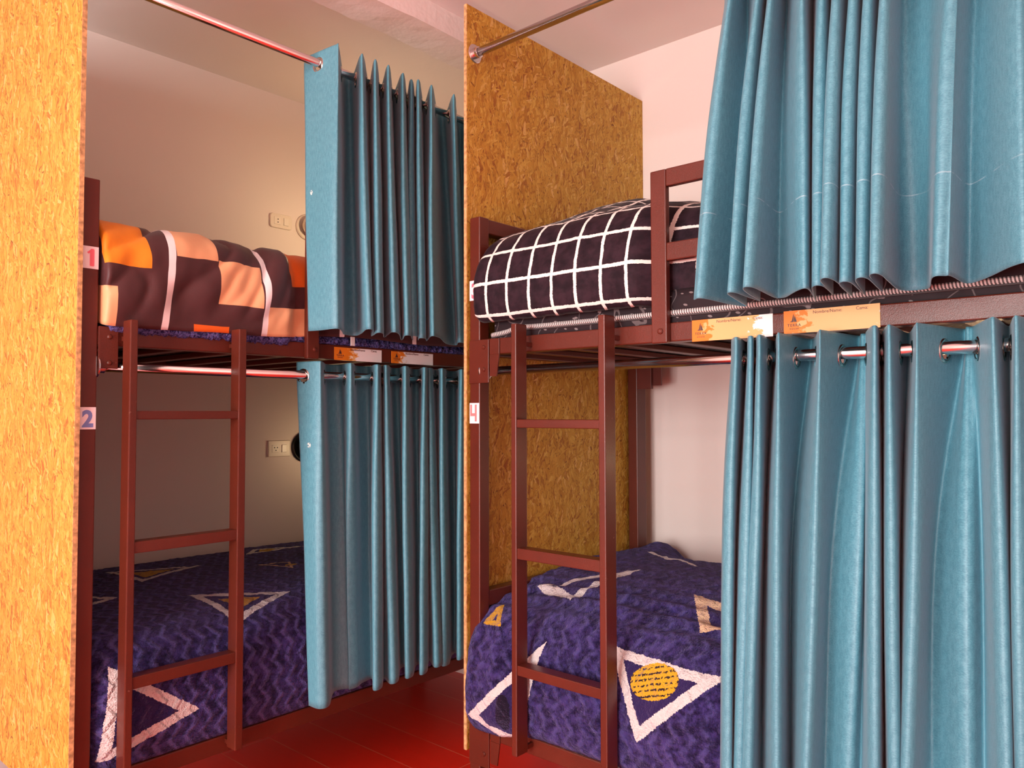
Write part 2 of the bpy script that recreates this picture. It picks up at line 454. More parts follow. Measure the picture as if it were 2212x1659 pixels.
# ---------------------------------------------------------------- pattern data (metres on the cloth)
WHT = (0.86, 0.79, 0.77); PEACH = (0.86, 0.58, 0.36); OCH = (0.66, 0.36, 0.02)
TRI_LL = [([(.343, 1.075), (.613, .932), (.358, .825)], .020, WHT, .020), ([(.385, .565), (.635, .403), (.386, .286)], .024, WHT, .024),
          ([(.844, 1.04), (.93, 1.13), (1.083, .998)], .020, WHT, 0), ([(.756, .807), (.864, .768), (.811, .664)], .009, PEACH, 0),
          ([(.219, .669), (.11, .845), (.05, .615)], .020, WHT, 0), ([(.040, .255), (.260, .095), (.012, .025)], .025, WHT, 0)]
CIR_LL = [(.945, 1.055, .035, .028, .3)]; PAT_LL = [(.835, .715, .022, .016, OCH)]
TRI_RL = [([(.470, .302), (.771, .277), (.570, .094)], .024, WHT, 0), ([(.556, .583), (.664, .402), (.859, .497)], .028, PEACH, .028),
          ([(.103, .500), (.266, .413), (.312, .712)], .026, WHT, 0), ([(.268, .272), (.030, .048), (.200, -.03)], .024, WHT, 0), ([(.050, .303), (.066, .392), (.112, .306)], .016, OCH, 0)]
CIR_RL = [(.604, .240, .066, .042, .30)]; PAT_RL = [(.155, .075, .020, .050, (.012, .007, .02))]
GRID = (0.082, 0.0765, 0.026, 0.090, 0.0046)
ORA = (0.80, 0.245, 0.012); RED_ORA = (0.72, 0.125, 0.010); TAN = (0.78, 0.40, 0.20); WHS = (0.86, 0.76, 0.75)
RECTS = [(-.002, .108, .155, .345, 0, ORA), (-.08, .026, -.02, .097, 0, TAN), (.174, .290, .196, .32, 0, TAN), (.292, .418, .078, .200, 0, TAN),
         (.520, .66, .148, .31, 0, RED_ORA), (.437, .61, -.02, .082, 0, TAN), (.225, .324, -.03, .018, 0, RED_ORA), (.70, .82, .08, .21, 0, TAN), (.86, .99, .16, .33, 0, ORA),
         (.05, .17, .42, .56, 0, TAN), (.31, .40, .40, .55, 0, ORA), (.138, .157, -.1, 1.4, .075, WHS), (.421, .439, -.1, 1.4, .01, WHS), (.70, .718, -.1, 1.4, 0, WHS), (1.0, 1.018, -.1, 1.4, 0, WHS)]
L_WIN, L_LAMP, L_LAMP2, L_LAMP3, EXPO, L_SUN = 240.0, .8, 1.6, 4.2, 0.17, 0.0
SEG_RL = [(.160, 1.03, .200, 1.005, .008, WHT), (.200, 1.005, .256, .957, .009, WHT), (.256, .957, .328, .955, .008, WHT), (.328, .955, .40, .90, .008, WHT)]; SEG_LL = []

# ================================================================ the room
RX0, RX1, RY0, RY1, RZ = -3.00, 2.588, -1.50, 3.02, 2.605
struct('floor', box(nb(), RX0 - .1, RX1 + .1, RY0 - .1, RY1 + .1, -0.1, 0), M['floor'])
struct('ceiling', box(nb(), RX0 - .1, RX1 + .1, RY0 - .1, RY1 + .1, RZ, RZ + .1), M['ceil'])
struct('wall_left', box(nb(), RX0 - .1, RX1 + .1, RY1, RY1 + .1, 0, RZ), M['wall'])
struct('wall_back', box(nb(), RX1, RX1 + .1, RY0, RY1, 0, RZ), M['wall'])
struct('wall_right', box(nb(), RX0 - .1, RX1 + .1, RY0 - .1, RY0, 0, RZ), M['wall'])
WY0, WY1, WZ0, WZ1 = -0.40, 1.80, 0.35, 2.40                        # window opening behind the photographer
bm = nb()
box(bm, RX0 - .1, RX0, RY0, WY0, 0, RZ); box(bm, RX0 - .1, RX0, WY1, RY1, 0, RZ)
box(bm, RX0 - .1, RX0, WY0, WY1, 0, WZ0); box(bm, RX0 - .1, RX0, WY0, WY1, WZ1, RZ)
struct('wall_front', bm, M['wall'])
bm = nb()
for (a, b, c, d) in ((WY0, WY1, WZ0, WZ0 + .05), (WY0, WY1, WZ1 - .05, WZ1), (WY0, WY0 + .05, WZ0, WZ1), (WY1 - .05, WY1, WZ0, WZ1), (.675, .725, WZ0, WZ1)):
    box(bm, RX0 - .08, RX0 - .02, a, b, c, d, .006)
struct('window_1', bm, M['pvc'])
# plastered ceiling beam with uneven arrises
bm = nb()
box(bm, RX0, RX1, 1.935, 2.095, 2.52, RZ + .005)
bmesh.ops.subdivide_edges(bm, edges=[e for e in bm.edges if abs(e.verts[0].co.x - e.verts[1].co.x) > 1], cuts=120)
bmesh.ops.subdivide_edges(bm, edges=[e for e in bm.edges if abs(e.verts[0].co.x - e.verts[1].co.x) < .001], cuts=3)
for v in bm.verts:
    if v.co.z < 2.6:
        v.co.z += .004 * fbm(v.co, 6); v.co.y += .006 * fbm(v.co + Vector((9, 0, 0)), 3.0)
struct('trim_1', bm, M['beam'])

# ================================================================ strand board partitions
def boxuv(o, axis):
    me = o.data; uvl = me.uv_layers.new(name='UVMap')
    for lp in me.loops:
        c = me.vertices[lp.vertex_index].co
        uvl.data[lp.index].uv = (c[axis], c.z)

def partition(x0, x1, y0, y1, z0, z1, label, axis):
    root = thing('board_partition', label, 'partition', ((x0 + x1) / 2, (y0 + y1) / 2, z0), 'strand board partitions at the bunk ends')
    p = obj('board', box(nb(), x0, x1, y0, y1, z0, z1, .0008, 1), M['osb'], root); boxuv(p, axis)
    bm = nb()
    if axis == 1: box(bm, x0 + .0005, x1 - .0005, y0 - .0012, y0 + .001, z0, z1)
    else: box(bm, x0 - .0012, x0 + .001, y0 + .0005, y1 - .0005, z0, z1)
    e = obj('cut_edge', bm, M['osb_edge'], root); e['label'] = 'pale sawn edge of the board'
    return root
partition(.699, .711, 1.985, 3.02, .262, 2.418, 'orange strand board partition beside the number 1 and 2 post, cropped by the left frame edge', 1)
partition(1.618, 2.588, 1.600, 1.612, .238, 2.414, 'tan strand board partition between the two bunks, behind the black checked blanket', 0)

# ================================================================ bunk beds
BD = 0.895
def bunk(left):
    if left:
        mp = lambda s, d, z: Vector((.713 + s, 2.0 + d, z)); R = Vector((1, 0, 0)); L = 1.862
        root = thing('bunk_bed', 'maroon steel bunk bed whose corner post carries number stickers 1 and 2', 'bunk bed', (.713, 2.0, 0), 'maroon steel bunk beds')
    else:
        mp = lambda s, d, z: Vector((1.624 + d, 1.594 - s, z)); R = Vector((0, -1, 0)); L = 1.875
        root = thing('bunk_bed', 'maroon steel bunk bed whose corner post carries the number 4 sticker', 'bunk bed', (1.624, 1.594, 0), 'maroon steel bunk beds')
    UPV = Vector((0, 0, 1)); N = R.cross(UPV)
    def bx(bm, s0, s1, d0, d1, z0, z1, bev=.003):
        a, b = mp(s0, d0, z0), mp(s1, d1, z1)
        return box(bm, a.x, b.x, a.y, b.y, a.z, b.z, bev)
    P = lambda name, bm, m='paint', par=root: obj(name, bm, M[m], par)
    for s in (0, L - .04):
        P('post', bx(nb(), s, s + .04, 0, .04, 0, 1.772))
        P('post', bx(nb(), s, s + .04, BD - .06, BD, 0, 1.772))
    for (z0, z1) in ((1.368, 1.413), (.288, .333)):
        P('side_rail', bx(nb(), .04, L - .04, .001, .041, z0, z1))
        P('side_rail', bx(nb(), .04, L - .04, BD - .041, BD - .001, z0, z1))
    for s in (0.002, L - .038):
        for (z0, z1) in ((1.727, 1.770), (.645, .690), (1.368, 1.413), (.288, .333)):
            P('end_rail', bx(nb(), s, s + .036, .04, BD - .06, z0, z1))
    k = 11
    for i in range(k):
        s = .12 + i * (L - .26) / (k - 1)
        P('slat', bx(nb(), s, s + .032, .041, BD - .041, 1.374, 1.390, .002), 'slat')
    # guard rail bolted to the front of the upper rail
    bm = nb()
    for (s0, s1, z0, z1) in ((.620, .662, 1.364, 1.776), (1.50, 1.542, 1.364, 1.776), (.662, 1.50, 1.734, 1.776), (.662, 1.50, 1.557, 1.600)):
        bx(bm, s0, s1, -.018, .0005, z0, z1)
    g = P('guard_rail', bm)
    a = mp(.645, -.018, 1.392)
    P('bolt', lathe(nb(), ((.007, -.002), (.007, .003), (.004, .005), (0, .0055)), a, N, 14), 'paint', g)
    # corner plates with their bolts
    for zb in (1.311, .231):
        if left:
            bm = bx(nb(), .0405, .087, -.004, .001, zb, zb + .103, .0015)
            bs = .066
        else:
            bm = bx(nb(), .001, .078, -.004, .001, zb - .024, zb + .100, .0015)
            bs = .060
            bx(bm, .082, .118, -.003, .001, zb + .056, zb + .101, .001)
            v = [mp(q[0], q[1], q[2]) for q in ((.082, -.003, zb - .006), (.108, -.003, zb - .006), (.118, -.003, zb + .056), (.082, -.003, zb + .056), (.082, .001, zb - .006), (.108, .001, zb - .006), (.118, .001, zb + .056), (.082, .001, zb + .056))]
            vs = [bm.verts.new(q) for q in v]
            for f in ((0, 1, 2, 3), (7, 6, 5, 4), (0, 4, 5, 1), (1, 5, 6, 2), (2, 6, 7, 3), (3, 7, 4, 0)): bm.faces.new([vs[i] for i in f])
            fix(bm)
        pl = P('corner_plate', bm)
        for z in (zb + .014, zb + .078):
            P('bolt', lathe(nb(), ((.0062, -.002), (.0062, .002), (.004, .0045), (0, .005)), mp(bs, -.004, z), N, 14), 'paint', pl)
    for zb in (1.300, .220):   # plates at the rear corner
        bm = bx(nb(), .04, .135, BD - .045, BD - .041, zb, zb + .105, .001)
        bx(bm, .04, .100, BD - .060, BD - .045, zb - .012, zb + .105, .001)
        P('corner_plate', bm, 'slat')
    # ladder standing off the front rails
    if left: st = ((.092, .111), (.378, .400)); d0, d1 = -.060, -.016; rz = ((1.187, 1.208), (.863, .891), (.538, .567)); zt = 1.430
    else:    st = ((.222, .240), (.503, .523)); d0, d1 = -.071, -.026; rz = ((1.162, 1.184), (.818, .847), (.517, .543)); zt = 1.438
    bm = nb()
    for (s0, s1) in st:
        bx(bm, s0, s1, d0, d1, .308, zt, .0025)
        for z in (1.380, .312): bx(bm, s0 + .004, s1 - .004, d1 - .002, .002, z, z + .012, .001)
    ld = P('ladder', bm)
    for (z0, z1) in rz:
        P('rung', bx(nb(), st[0][1] - .001, st[1][0] + .001, d0 + .003, d1 - .004, z0, z1, .002), 'paint', ld)
    # number stickers
    nums = ((('1', 1.551, 1.605, 'pink'), ('2', 1.164, 1.217, 'blue')) if left else (('3', 1.528, 1.586, 'pink'), ('4', 1.171, 1.230, 'rose')))
    for (ch, z0, z1, mc) in nums:
        c = P('number_sticker', bx(nb(), .000, .0385, -.0008, .0002, z0, z1, 0), 'white')
        c['label'] = 'white paper sticker with a %s %s' % (M[mc].name.split('_')[0], {'1': 'one', '2': 'two', '3': 'three', '4': 'four'}[ch])
        h = (z1 - z0)
        if ch == '4':       # open-topped hand drawn four
            bm = nb()
            out = ((.003, .92), (.003, .36), (.0215, .36), (.0215, .10), (.0285, .10), (.0285, .92), (.0215, .92), (.0215, .50), (.0095, .50), (.0095, .92))
            lay = [[bm.verts.new(mp(a, dd, z0 + b * h)) for a, b in out] for dd in (-.0008, -.0014)]
            bm.faces.new(lay[0]); bm.faces.new(lay[1][::-1])
            for j in range(len(out)): bm.faces.new((lay[0][j], lay[0][(j + 1) % len(out)], lay[1][(j + 1) % len(out)], lay[1][j]))
            fix(bm)
        elif ch == '1':     # rounded one with a flag
            bm = nb()
            out = ((.012, .72), (.0145, .66), (.0185, .69), (.0185, .14), (.0200, .11), (.0270, .11), (.0285, .14), (.0285, .84), (.0270, .89), (.0215, .89), (.0180, .82))
            lay = [[bm.verts.new(mp(a, dd, z0 + b * h)) for a, b in out] for dd in (-.0008, -.0014)]
            bm.faces.new(lay[0]); bm.faces.new(lay[1][::-1])
            for j in range(len(out)): bm.faces.new((lay[0][j], lay[0][(j + 1) % len(out)], lay[1][(j + 1) % len(out)], lay[1][j]))
            fix(bm)
        else:
            bm = text_bm(ch, h * 1.02, mp(.020, -.0008, z0 + .13 * h), R, UPV, .0005, .0022, align='CENTER', sx=.92)
        P('digit', bm, mc, c)
    # name cards on the upper rail
    cards = (((.729, .914, 1.366, 1.406), (.956, 1.141, 1.367, 1.406)) if left else ((.718, .910, 1.364, 1.413), (.934, 1.127, 1.367, 1.415)))
    for i, (s0, s1, z0, z1) in enumerate(cards):
        cm = M[('card_l%d' if left else 'card_r%d') % i]
        c = obj('name_card', bx(nb(), s0, s1, -.0008, .0008, z0, z1, 0), cm, root)
        c['label'] = 'orange and white name card with dark lettering'
        uvl = c.data.uv_layers.new(name='UVMap'); o0 = mp(s0, 0, z0) - root.location
        for lp in c.data.loops:
            q = c.data.vertices[lp.vertex_index].co - o0
            uvl.data[lp.index].uv = (q.dot(R) / (s1 - s0), q.z / (z1 - z0))
        w, h = s1 - s0, z1 - z0
        at = lambda fx, fy: mp(s0 + fx * w, -.0009, z0 + fy * h)
        obj('lettering', text_bm('Nombre/Name:', .0092, at(.32, .80), R, UPV, .0003, 0, 1.0), M['ink'], c)
        obj('lettering', text_bm('Cama:', .0092, at(.765, .81), R, UPV, .0003, 0, 1.0), M['ink'], c)
        bm = text_bm('TERRA', .0082, at(.115, .30), R, UPV, .0003, .0001, 1.25, 'CENTER')
        src = text_bm('HOUSE', .0042, at(.115, .17), R, UPV, .0003, .0001, 1.6, 'CENTER')
        me = bpy.data.meshes.new('joined_lettering'); src.to_mesh(me); src.free(); bm.from_mesh(me); bpy.data.meshes.remove(me)
        for tri in (((.070, .50), (.086, .50), (.086, .56)), ((.086, .50), (.110, .50), (.110, .86)), ((.113, .86), (.113, .50), (.122, .62)), ((.116, .50), (.146, .50), (.124, .78))):
            vs = [[bm.verts.new(at(*qq) + N * -dd) for qq in tri] for dd in (0, -.0003)]
            bm.faces.new(vs[0]); bm.faces.new(vs[1][::-1])
            for j in range(3): bm.faces.new((vs[0][j], vs[0][(j + 1) % 3], vs[1][(j + 1) % 3], vs[1][j]))
        obj('emblem', fix(bm), M['ink'], c)['label'] = 'dark printed mountain emblem with a name below'
    return root
M['card_l0'] = m_card('name_card_print', 3.1, 0.33, 0.42)
M['card_l1'] = m_card('name_card_faded_print', 7.7, 0.20, 0.26)
M['card_r0'] = m_card('name_card_orange_print', 1.3, 0.22, 0.80)
M['card_r1'] = m_card('name_card_bright_print', 5.9, 0.20, 1.02)
bunk(True); bunk(False)

# ================================================================ curtain rods
def rod(p, q, label, flange):
    root = thing('curtain_rod', label, 'curtain rod', p, 'chrome curtain rods')
    obj('pole', tube(nb(), p, q, .0125, 28), M['chrome'], root, smooth=True).data
    for c, d in ((p, Vector(q) - Vector(p)), (q, Vector(p) - Vector(q))):
        if not flange: break
        obj('flange', lathe(nb(), ((0, 0), (.028, 0), (.028, .003), (.026, .0045), (.0165, .005), (.0165, .020), (.0145, .021), (.0126, .021)), c, d, 32), M['chrome'], root, smooth=False)
rod((.711, 2.005, 2.275), (2.588, 2.005, 2.275), 'chrome curtain rod above the patchwork bed of the left bunk', True)
rod((.753, 2.015, 1.3165), (2.535, 2.015, 1.3165), 'chrome curtain rod under the upper rail of the left bunk', True)
rod((1.650, 1.600, 2.273), (1.650, -.300, 2.273), 'chrome curtain rod above the black checked bed, fixed to the board partition', True)
rod((1.646, 1.554, 1.3215), (1.646, -.241, 1.3215), 'chrome curtain rod under the upper rail of the right bunk', True)

# ================================================================ curtains
RL=[(0.782,1.628,0.776,1.571,0.773,1.534),(0.747,1.577,0.744,1.533,0.742,1.498),(0.778,1.696,0.763,1.616,0.763,1.570),(0.714,1.577,0.707,1.533,0.721,1.504),(0.750,1.679,0.721,1.584,0.735,1.546),(0.690,1.569,0.683,1.526,0.698,1.498),(0.720,1.713,0.709,1.635,0.707,1.588),(0.643,1.560,0.637,1.520,0.633,1.486),(0.640,1.722,0.645,1.635,0.645,1.582),(0.559,1.560,0.561,1.520,0.579,1.486),(0.541,1.713,0.556,1.616,0.575,1.570),(0.516,1.679,0.502,1.584,0.520,1.528),(0.503,1.653,0.495,1.603,0.501,1.558),(0.458,1.552,0.455,1.520,0.455,1.486),(0.497,1.730,0.476,1.648,0.472,1.606),(0.433,1.560,0.426,1.520,0.421,1.492),(0.445,1.730,0.439,1.642,0.439,1.576),(0.383,1.560,0.385,1.520,0.406,1.486),(0.345,1.713,0.374,1.635,0.389,1.588),(0.325,1.679,0.317,1.578,0.317,1.528),(0.305,1.645,0.297,1.603,0.295,1.558),(0.265,1.552,0.258,1.520,0.251,1.486),(0.268,1.722,0.260,1.648,0.259,1.606),(0.230,1.560,0.230,1.520,0.229,1.486),(0.208,1.722,0.212,1.635,0.216,1.594),(0.165,1.560,0.166,1.520,0.171,1.486),(0.134,1.713,0.140,1.635,0.146,1.594),(0.106,1.594,0.109,1.546,0.116,1.510)]
RU=[(0.780,1.614,0.773,1.516,0.772,1.439),(0.745,1.572,0.747,1.495,0.753,1.429),(0.758,1.684,0.722,1.591,0.726,1.586),(0.680,1.572,0.675,1.486,0.668,1.400),(0.702,1.656,0.674,1.561,0.671,1.527),(0.650,1.572,0.641,1.480,0.626,1.380),(0.669,1.691,0.639,1.579,0.636,1.537),(0.588,1.565,0.566,1.498,0.551,1.449),(0.616,1.705,0.582,1.603,0.582,1.596),(0.549,1.579,0.533,1.504,0.524,1.449),(0.559,1.649,0.535,1.570,0.537,1.566),(0.514,1.565,0.501,1.480,0.486,1.390),(0.529,1.670,0.504,1.585,0.508,1.586),(0.484,1.572,0.474,1.492,0.465,1.419),(0.498,1.670,0.478,1.585,0.484,1.586),(0.457,1.579,0.445,1.490,0.433,1.405),(0.467,1.670,0.448,1.585,0.452,1.586),(0.422,1.565,0.414,1.480,0.404,1.390),(0.429,1.698,0.412,1.594,0.417,1.576),(0.369,1.649,0.362,1.576,0.374,1.586),(0.308,1.579,0.313,1.502,0.321,1.444),(0.304,1.600,0.304,1.516,0.308,1.459),(0.295,1.698,0.292,1.597,0.305,1.586),(0.215,1.579,0.208,1.504,0.204,1.449),(0.185,1.691,0.176,1.591,0.177,1.576),(0.135,1.579,0.130,1.501,0.127,1.439),(0.108,1.635,0.104,1.540,0.103,1.488)]
LU=[(1.374,2.072,1.335,1.998,1.309,1.942),(1.400,1.930,1.365,1.874,1.345,1.837),(1.523,2.072,1.463,1.982,1.416,1.913),(1.557,2.072,1.505,1.986,1.468,1.920),(1.496,1.930,1.457,1.855,1.433,1.800),(1.627,2.072,1.565,1.982,1.517,1.913),(1.548,1.930,1.502,1.855,1.471,1.800),(1.677,2.072,1.617,1.986,1.572,1.920),(1.601,1.930,1.558,1.855,1.531,1.800),(1.728,2.065,1.677,1.982,1.643,1.920),(1.668,1.938,1.615,1.859,1.579,1.800),(1.776,2.050,1.729,1.979,1.698,1.927),(1.718,1.952,1.665,1.881,1.630,1.830),(1.814,2.050,1.753,1.971,1.709,1.913),(1.737,1.938,1.685,1.866,1.651,1.815),(1.874,2.072,1.804,1.986,1.753,1.920),(1.796,1.938,1.732,1.859,1.686,1.800),(1.942,2.072,1.876,1.975,1.827,1.897),(1.982,2.072,1.923,1.982,1.881,1.913),(1.902,1.938,1.876,1.889,1.868,1.860),(2.054,2.072,1.990,1.986,1.945,1.920),(2.042,1.945,1.971,1.877,1.921,1.830),(2.194,2.065,2.106,1.982,2.039,1.920)]
LL=[(1.335,2.040,1.317,1.975,1.320,1.942),(1.372,1.965,1.356,1.918,1.360,1.898),(1.458,2.060,1.429,1.996,1.424,1.965),(1.509,2.060,1.475,1.989,1.466,1.954),(1.490,1.970,1.484,1.947,1.495,1.946),(1.569,2.055,1.544,1.996,1.544,1.968),(1.622,2.060,1.583,1.998,1.570,1.968),(1.591,1.965,1.559,1.918,1.549,1.898),(1.668,2.045,1.624,1.985,1.607,1.957),(1.631,1.970,1.612,1.920,1.615,1.898),(1.720,2.060,1.687,1.996,1.681,1.965),(1.753,2.060,1.716,1.998,1.706,1.968),(1.708,1.965,1.680,1.918,1.676,1.898),(1.811,2.060,1.768,1.998,1.752,1.968),(1.842,2.060,1.791,1.998,1.769,1.968),(1.794,1.965,1.754,1.918,1.737,1.898),(1.862,2.030,1.821,1.981,1.805,1.961),(1.831,1.980,1.802,1.924,1.799,1.898),(1.917,2.055,1.873,1.987,1.860,1.954),(1.879,1.970,1.847,1.924,1.840,1.905),(1.986,2.060,1.934,1.998,1.914,1.968),(2.023,2.060,1.965,1.998,1.939,1.968),(1.969,1.965,1.926,1.920,1.908,1.902),(2.079,2.060,2.018,1.998,1.989,1.968),(2.085,1.975,2.033,1.926,2.011,1.905),(2.195,2.055,2.129,1.994,2.098,1.965)]
def catmull(pts, k, n):
    p1, p2 = pts[k], pts[k + 1]
    p0 = pts[k - 1] if k > 0 else tuple(2 * a - b for a, b in zip(p1, p2))
    p3 = pts[k + 2] if k + 2 < len(pts) else tuple(2 * a - b for a, b in zip(p2, p1))
    out = []
    for i in range(n):
        t = i / n
        out.append(tuple(.5 * (2 * b + (c - a) * t + (2 * a - 5 * b + 4 * c - d) * t * t + (3 * b - a - 3 * c + d) * t ** 3) for a, b, c, d in zip(p0, p1, p2, p3)))
    return out

def curtain(label, prof, axis, ztop, zbot, zrod, drod, knots, mat, seed, hem=0.0, step=.0065, tube=(.010, .010)):
    wide = []                                       # widen every front fold into a rounded tube
    for k, e in enumerate(prof):
        if 0 < k < len(prof) - 1 and e[3] < prof[k - 1][3] - .012 and e[3] < prof[k + 1][3] - .012:
            sg = 1 if prof[-1][0] > prof[0][0] else -1
            for m in (-tube[0] * sg, tube[1] * sg):
                f = (.55, 1.0, 1.0)
                wide.append(tuple(v + (m * f[i // 2] if i % 2 == 0 else 0) for i, v in enumerate(e)))
        else: wide.append(e)
    prof = wide
    levels = [[(e[2 * k], e[2 * k + 1]) for e in prof] for k in range(3)]
    lv = [[], [], []]
    for k in range(len(prof) - 1):
        dist = max(math.dist(L[k], L[k + 1]) for L in levels)
        n = max(5, int(dist / step))
        for j in range(3): lv[j] += catmull(levels[j], k, n)
    for j in range(3): lv[j].append(levels[j][-1])
    nc = len(lv[0])
    t0, t1, t2 = knots
    def at(i, t):
        a, b, c = lv[0][i], lv[1][i], lv[2][i]
        r = []
        for q in range(2):
            s01 = (b[q] - a[q]) / (t1 - t0); s12 = (c[q] - b[q]) / (t2 - t1); sm = (s01 * (t2 - t1) + s12 * (t1 - t0)) / (t2 - t0)
            if t <= t0: r.append(a[q] + s01 * (t - t0) * .3); continue
            if t <= t1: x = (t - t0) / (t1 - t0); h = t1 - t0; y0, y1, m0, m1 = a[q], b[q], s01, sm
            else: x = (t - t1) / (t2 - t1); h = t2 - t1; y0, y1, m0, m1 = b[q], c[q], sm, s12
            r.append((2 * x ** 3 - 3 * x * x + 1) * y0 + (x ** 3 - 2 * x * x + x) * h * m0 + (-2 * x ** 3 + 3 * x * x) * y1 + (x ** 3 - x * x) * h * m1)
        return r
    H = ztop - zbot
    zs = []
    z = ztop
    while z > zbot + .004:
        zs.append(z); z -= .0055 if z > ztop - .085 else .014
    zs.append(zbot)
    arc = [0.0]
    mid = [at(i, .5) for i in range(nc)]
    hd = [at(i, 0.02) for i in range(nc)]
    for i in range(1, nc): arc.append(arc[-1] + math.dist(hd[i], hd[i - 1]))
    bm = nb(); uvl = bm.loops.layers.uv.new('UVMap')
    grid = []
    for z in zs:
        t = (ztop - z) / H
        row = []
        for i in range(nc):
            s, d = at(i, t)
            wv = .0040 * fbm((arc[i] * 4 + seed, z * 2.2, seed), 1.0, 2) * min(1, t * 5) + .0008 * fbm((arc[i] * 12 + seed, z * 5, 2.0), 1.0, 2)
            d += wv
            zz = z + (hem * math.sin(arc[i] * 9 + seed) + .004 * fbm((arc[i] * 6, seed, 1.0), 1.0, 2)) * t ** 3
            row.append(bm.verts.new((d, s, zz) if axis == 'X' else (s, d, zz)))
        grid.append(row)
    # eyelets sit where the cloth crosses the rod
    zc = zrod - .0055
    cross = []
    for i in range(nc - 1):
        a, b = hd[i][1] - drod, hd[i + 1][1] - drod
        if a == 0 or a * b < 0:
            f = a / (a - b); s = hd[i][0] + f * (hd[i + 1][0] - hd[i][0])
            tx, ty = hd[i + 1][0] - hd[i][0], hd[i + 1][1] - hd[i][1]; L = math.hypot(tx, ty)
            u = arc[i] + f * (arc[i + 1] - arc[i])
            if cross and u - cross[-1][0] < .05: continue
            cross.append((u, s, tx / L, ty / L))
    for r in range(len(zs) - 1):
        for i in range(nc - 1):
            um, zm = (arc[i] + arc[i + 1]) / 2, (zs[r] + zs[r + 1]) / 2
            if abs(zm - zc) < .03 and any((um - c[0]) ** 2 + (zm - zc) ** 2 < .0188 ** 2 for c in cross): continue
            f = bm.faces.new((grid[r][i], grid[r + 1][i], grid[r + 1][i + 1], grid[r][i + 1])); f.smooth = True
            for lp, (ii, rr) in zip(f.loops, ((i, r), (i, r + 1), (i + 1, r + 1), (i + 1, r))):
                lp[uvl].uv = (arc[ii], zs[rr] - zbot)
    o3 = (drod, hd[0][0], ztop) if axis == 'X' else (hd[0][0], drod, ztop)
    root = thing('curtain', label, 'curtain', o3, 'blue bunk curtains')
    cl = obj('cloth', bm, mat, root)
    so = cl.modifiers.new('thickness', 'SOLIDIFY'); so.thickness = .0018; so.offset = 0
    for (u, s, tx, ty) in cross:
        T = Vector((ty, tx, 0)) if axis == 'X' else Vector((tx, ty, 0))
        N = T.cross(Vector((0, 0, 1)))
        c = Vector((drod, s, zc)) if axis == 'X' else Vector((s, drod, zc))
        obj('eyelet', lathe(nb(), ((.0165, -.0016), (.0185, -.0034), (.0225, -.0030), (.0248, -.0008), (.0248, .0008), (.0225, .0030), (.0185, .0034), (.0165, .0016), (.0165, -.0016)), c, N, 30), M['eyelet'], root, smooth=True)
    return root
M['cur_lu'] = m_curtain('blue_curtain_cloth_tagged', None, ((.035, .42, .0075),))
M['cur_ll'] = m_curtain('blue_curtain_cloth_scuffed', None, ((.045, .74, .008),))
M['cur_ru'] = m_curtain('blue_curtain_cloth_stitched', .178)
M['cur_rl'] = m_curtain('blue_curtain_cloth', None)
curtain('light blue eyelet curtain bunched on the upper left rod beside the patchwork duvet', LU, 'Y', 2.312, 1.4377, 2.275, 2.005, (.06, .52, 1.0), M['cur_lu'], 1.7, .003, tube=(.026, .0))
curtain('light blue eyelet curtain hanging to the floor rail of the left bunk', LL, 'Y', 1.356, .368, 1.3165, 2.015, (.04, .45, 1.0), M['cur_ll'], 4.1, .004, tube=(.030, .0))
curtain('teal blue curtain hanging above the two orange name cards of the right bunk', RU, 'X', 2.312, 1.430, 2.273, 1.650, (.22, .55, 1.0), M['cur_ru'], 8.3, .002, tube=(.011, .009))
curtain('teal blue eyelet curtain hanging below the two orange name cards, closing the lower right bunk', RL, 'X', 1.3625, .368, 1.3215, 1.646, (.04, .34, .93), M['cur_rl'], 12.9, .002, tube=(.009, .009))

# ================================================================ bedding
def resample(pts, n):
    # smooth the control polygon, then walk it by arc length
    dense = []
    for k in range(len(pts) - 1): dense += catmull(pts, k, 14)
    dense.append(pts[-1])
    L = [0.0]
    for a, b in zip(dense, dense[1:]): L.append(L[-1] + math.dist(a, b))
    out = []; j = 0
    for i in range(n):
        t = L[-1] * i / (n - 1)
        while j < len(L) - 2 and L[j + 1] < t: j += 1
        f = (t - L[j]) / max(1e-9, L[j + 1] - L[j])
        out.append((dense[j][0] + f * (dense[j + 1][0] - dense[j][0]), dense[j][1] + f * (dense[j + 1][1] - dense[j][1]), t))
    return out

